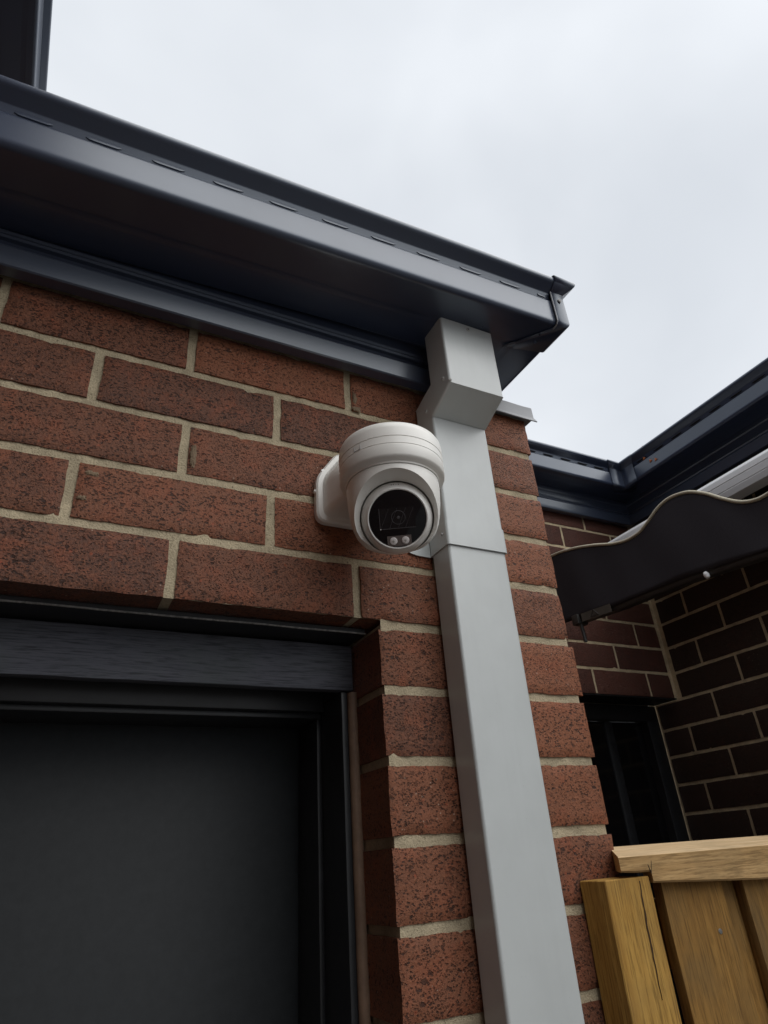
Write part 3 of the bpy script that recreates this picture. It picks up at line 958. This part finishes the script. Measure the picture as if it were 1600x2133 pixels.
lb = mk('warning_label', [(1.2928, .650, .344), (1.2928, .530, .333), (1.2932, .530, .309), (1.2932, .650, .319), (1.2938, .650, .344), (1.2938, .530, .333), (1.2942, .530, .309), (1.2942, .650, .319)],
        [(0, 1, 2, 3), (4, 5, 6, 7), (0, 1, 5, 4), (1, 2, 6, 5), (2, 3, 7, 6), (3, 0, 4, 7)], 'label', aw)
tri = [Vector((1.2922, .612, .322)), Vector((1.2922, .597, .339)), Vector((1.2922, .580, .319)), Vector((1.2922, .612, .322))]
for a, b in zip(tri, tri[1:]):
    tube('warning_triangle', [a, b], .0014, 'ink', lb, 5)
lathe('warning_dot', [(0, .0006), (.0022, .0004), (.0024, 0)], (1.2926, .597, .326), 'ink', lb, 10, Vector((-1, 0, 0)))
tube('crank_hook', [(1.306, .672, .335), (1.306, .670, .312), (1.306, .668, .285), (1.306, .667, .262)], .0055, 'awn_bar', aw, 8)
box('end_cap', (1.290, .664, .318), (1.330, .690, .350), 'awn_bar', aw, .003)
lathe('white_clip', [(0, .012), (.005, .010), (.0075, .002), (.005, -.006), (0, -.007)], (1.300, .214, .292), 'awn_white', aw, 10, Vector((.1, .3, 1)).normalized())
# white cassette profile and dark canopy behind the valance
bar = [(.000, .000), (-.010, -.004), (-.016, -.014), (-.017, -.030), (-.0155, -.031), (-.0155, -.034), (-.017, -.035), (-.016, -.052), (-.0145, -.053), (-.0145, -.056), (-.016, -.057), (-.012, -.073), (.004, -.078), (.034, -.074), (.046, -.05), (.046, -.012), (.034, .0)]
sweep('front_profile', [[(1.50 + dx, y, .622 + dz) for dx, dz in bar] for y in (.700, .3, -.1, -.74)], 'awn_white', aw, True, True, 25)
cl = [[(1.478, y, .535), (1.40, y, .42), (1.334, y, .335)] for y in (.66, .2, -.2, -.74)]
o = sweep('canopy', [[(1.53, y, .555), (1.62, y, .60), (1.70, y, .655), (1.755, y, .69)] for y in (.690, .3, -.1, -.74)], 'fabric', aw, False, False, 60, .002)
tube('roller', [(1.758, .70, .69), (1.758, -.74, .69)], .030, 'awn_bar', aw, 20)
for y in (.55, -.45):
    tube('arm', [(1.325, y, lerp(low, y) + .005), (1.43, y + .01, .46), (1.505, y, .56)], .010, 'awn_bar', aw, 8)

# ================================================================== fence between the two walls
fen = thing('timber_fence', 'treated pine paling fence with a post against the brick wall and capping rail, bottom right', 'fence', (.9, 0, GROUND))
# post, with a long drying split
pz0, pz1 = GROUND, -.314
post = box('post', (.5285, -.0465, pz0), (.6025, -.0015, pz1), 'post', fen, .0012, 1, (1, 1, 70), .0008, 4)
crack = []
def crx(z):
    return .5835 - (pz1 - z) * .045 + noise.noise(Vector((z * 45, 2, 0))) * .0026 + noise.noise(Vector((z * 190, 5, 0))) * .0008
zs_ = [pz1 - .004 - i * .118 / 24 for i in range(25)]
def crw(i):
    return (.0011 + .0007 * noise.noise(Vector((i * .6, 8, 0)))) * math.sin(math.pi * min(1, (i + 5) / 30)) + .0001
sweep('split', [[(crx(z) - crw(i), -.0471, z), (crx(z), -.0475, z), (crx(z) + crw(i), -.0471, z), (crx(z), -.0455, z)] for i, z in enumerate(zs_)], 'split', post, True, True, 60)
# capping rail, notched over the post, sloping top painted paler for sky light
def rail_loop(x, yb, zb):
    return [(x, -.0500, -.2915), (x, -.0480, -.2903), (x, .0260, -.2795), (x, .0280, -.2810), (x, .0280, max(zb, -.311)), (x, -.0308, max(zb, -.311)), (x, -.0308, zb - .0002), (x, -.0475, zb), (x, -.0500, zb + .0022)]
rl = [rail_loop(.5545, 0, -.3075), rail_loop(.58, 0, -.3090), rail_loop(.6045, 0, -.3095), rail_loop(.6050, 0, -.3215), rail_loop(.70, 0, -.3265), rail_loop(.82, 0, -.3320), rail_loop(1.0, 0, -.3340), rail_loop(1.2, 0, -.3345), rail_loop(1.49, 0, -.3345), rail_loop(1.785, 0, -.3345)]
rl[0] = [(x + .062 * (y + .05) / .078, y, z) for x, y, z in rl[0]]
rl[1] = [(x + .040 * (y + .05) / .078, y, z) for x, y, z in rl[1]]
rl[2] = [(x + .020 * (y + .05) / .078, y, z) for x, y, z in rl[2]]
rl[3] = [(x + .020 * (y + .05) / .078, y, z) for x, y, z in rl[3]]
rail = sweep('capping_rail', rl, 'rail', fen, True, True, 22)
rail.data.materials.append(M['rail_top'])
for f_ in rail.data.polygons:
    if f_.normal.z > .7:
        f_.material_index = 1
tube('saw_kerf', [(.6040, -.0501, -.311), (.6012, -.0501, -.3015)], .0005, 'gap', rail, 5)
tube('saw_kerf', [(.6042, -.0501, -.311), (.6085, -.0501, -.2975)], .00035, 'gap', rail, 5)
# lapped palings
x = .638
i = 0
while x < 1.74:
    if i % 2 == 0:
        lo, hi = (x, -.030, GROUND), (x + .112, -.014, -.3113)
        x += .102
    else:
        lo, hi = (x - .010, -.0138, GROUND), (min(x + .058, 1.785), .003, -.3113)
        x += .052
    pal = box('paling', lo, hi, 'paling', fen, .0018, 2, (6 if i % 2 == 0 else 3, 1, 24), .0016, 10 + i)
    i += 1
    if i < 9:
        nx_ = (lo[0] + hi[0]) / 2 + (.028 if i % 2 else 0)
        lathe('nail', [(0, .0012), (.0028, .0010), (.0034, 0)], (nx_, lo[1] - .0006, -.396 + .012 * (i % 2)), 'nail', pal, 12, Vector((0, -1, 0)))
box('back_rail', (.61, .0035, -.42), (1.785, .038, -.345), 'paling', fen, .002)
box('back_rail', (.61, .0035, -1.9), (1.785, .038, -1.82), 'paling', fen, .002)

# ================================================================== two-storey house wall on the left with its upper eave
hw_ = tag(box('house_wall', (-.92, -5.2, GROUND), (-.6205, 3.4, 1.80), 'housebrick'), 'tall brick house wall carrying the upper gutter, left of the doorway', 'wall')
ue = thing('upper_gutter', 'dark upper-storey gutter high above, cut off at the top left corner', 'gutter', (-.55, 0, 1.75))
ZU = 1.75
UP = gutter_profile(.075, .168, ZU)
def ux(y, u):
    return -.620 + u + .012 - .03 * (y - .60)
sweep('gutter_trough', [[(ux(y, u), y, z) for u, z in UP] for y in (-5.2, 0, 3.4)], 'navy', ue, False, False, 38, .001)
box('soffit', (-.62, -5.2, ZU + .012), (-.46, 3.4, ZU + .022), 'navy2', ue)
box('upper_fascia', (-.555, -5.2, ZU + .025), (-.545, 3.4, ZU + .12), 'navy2', ue)
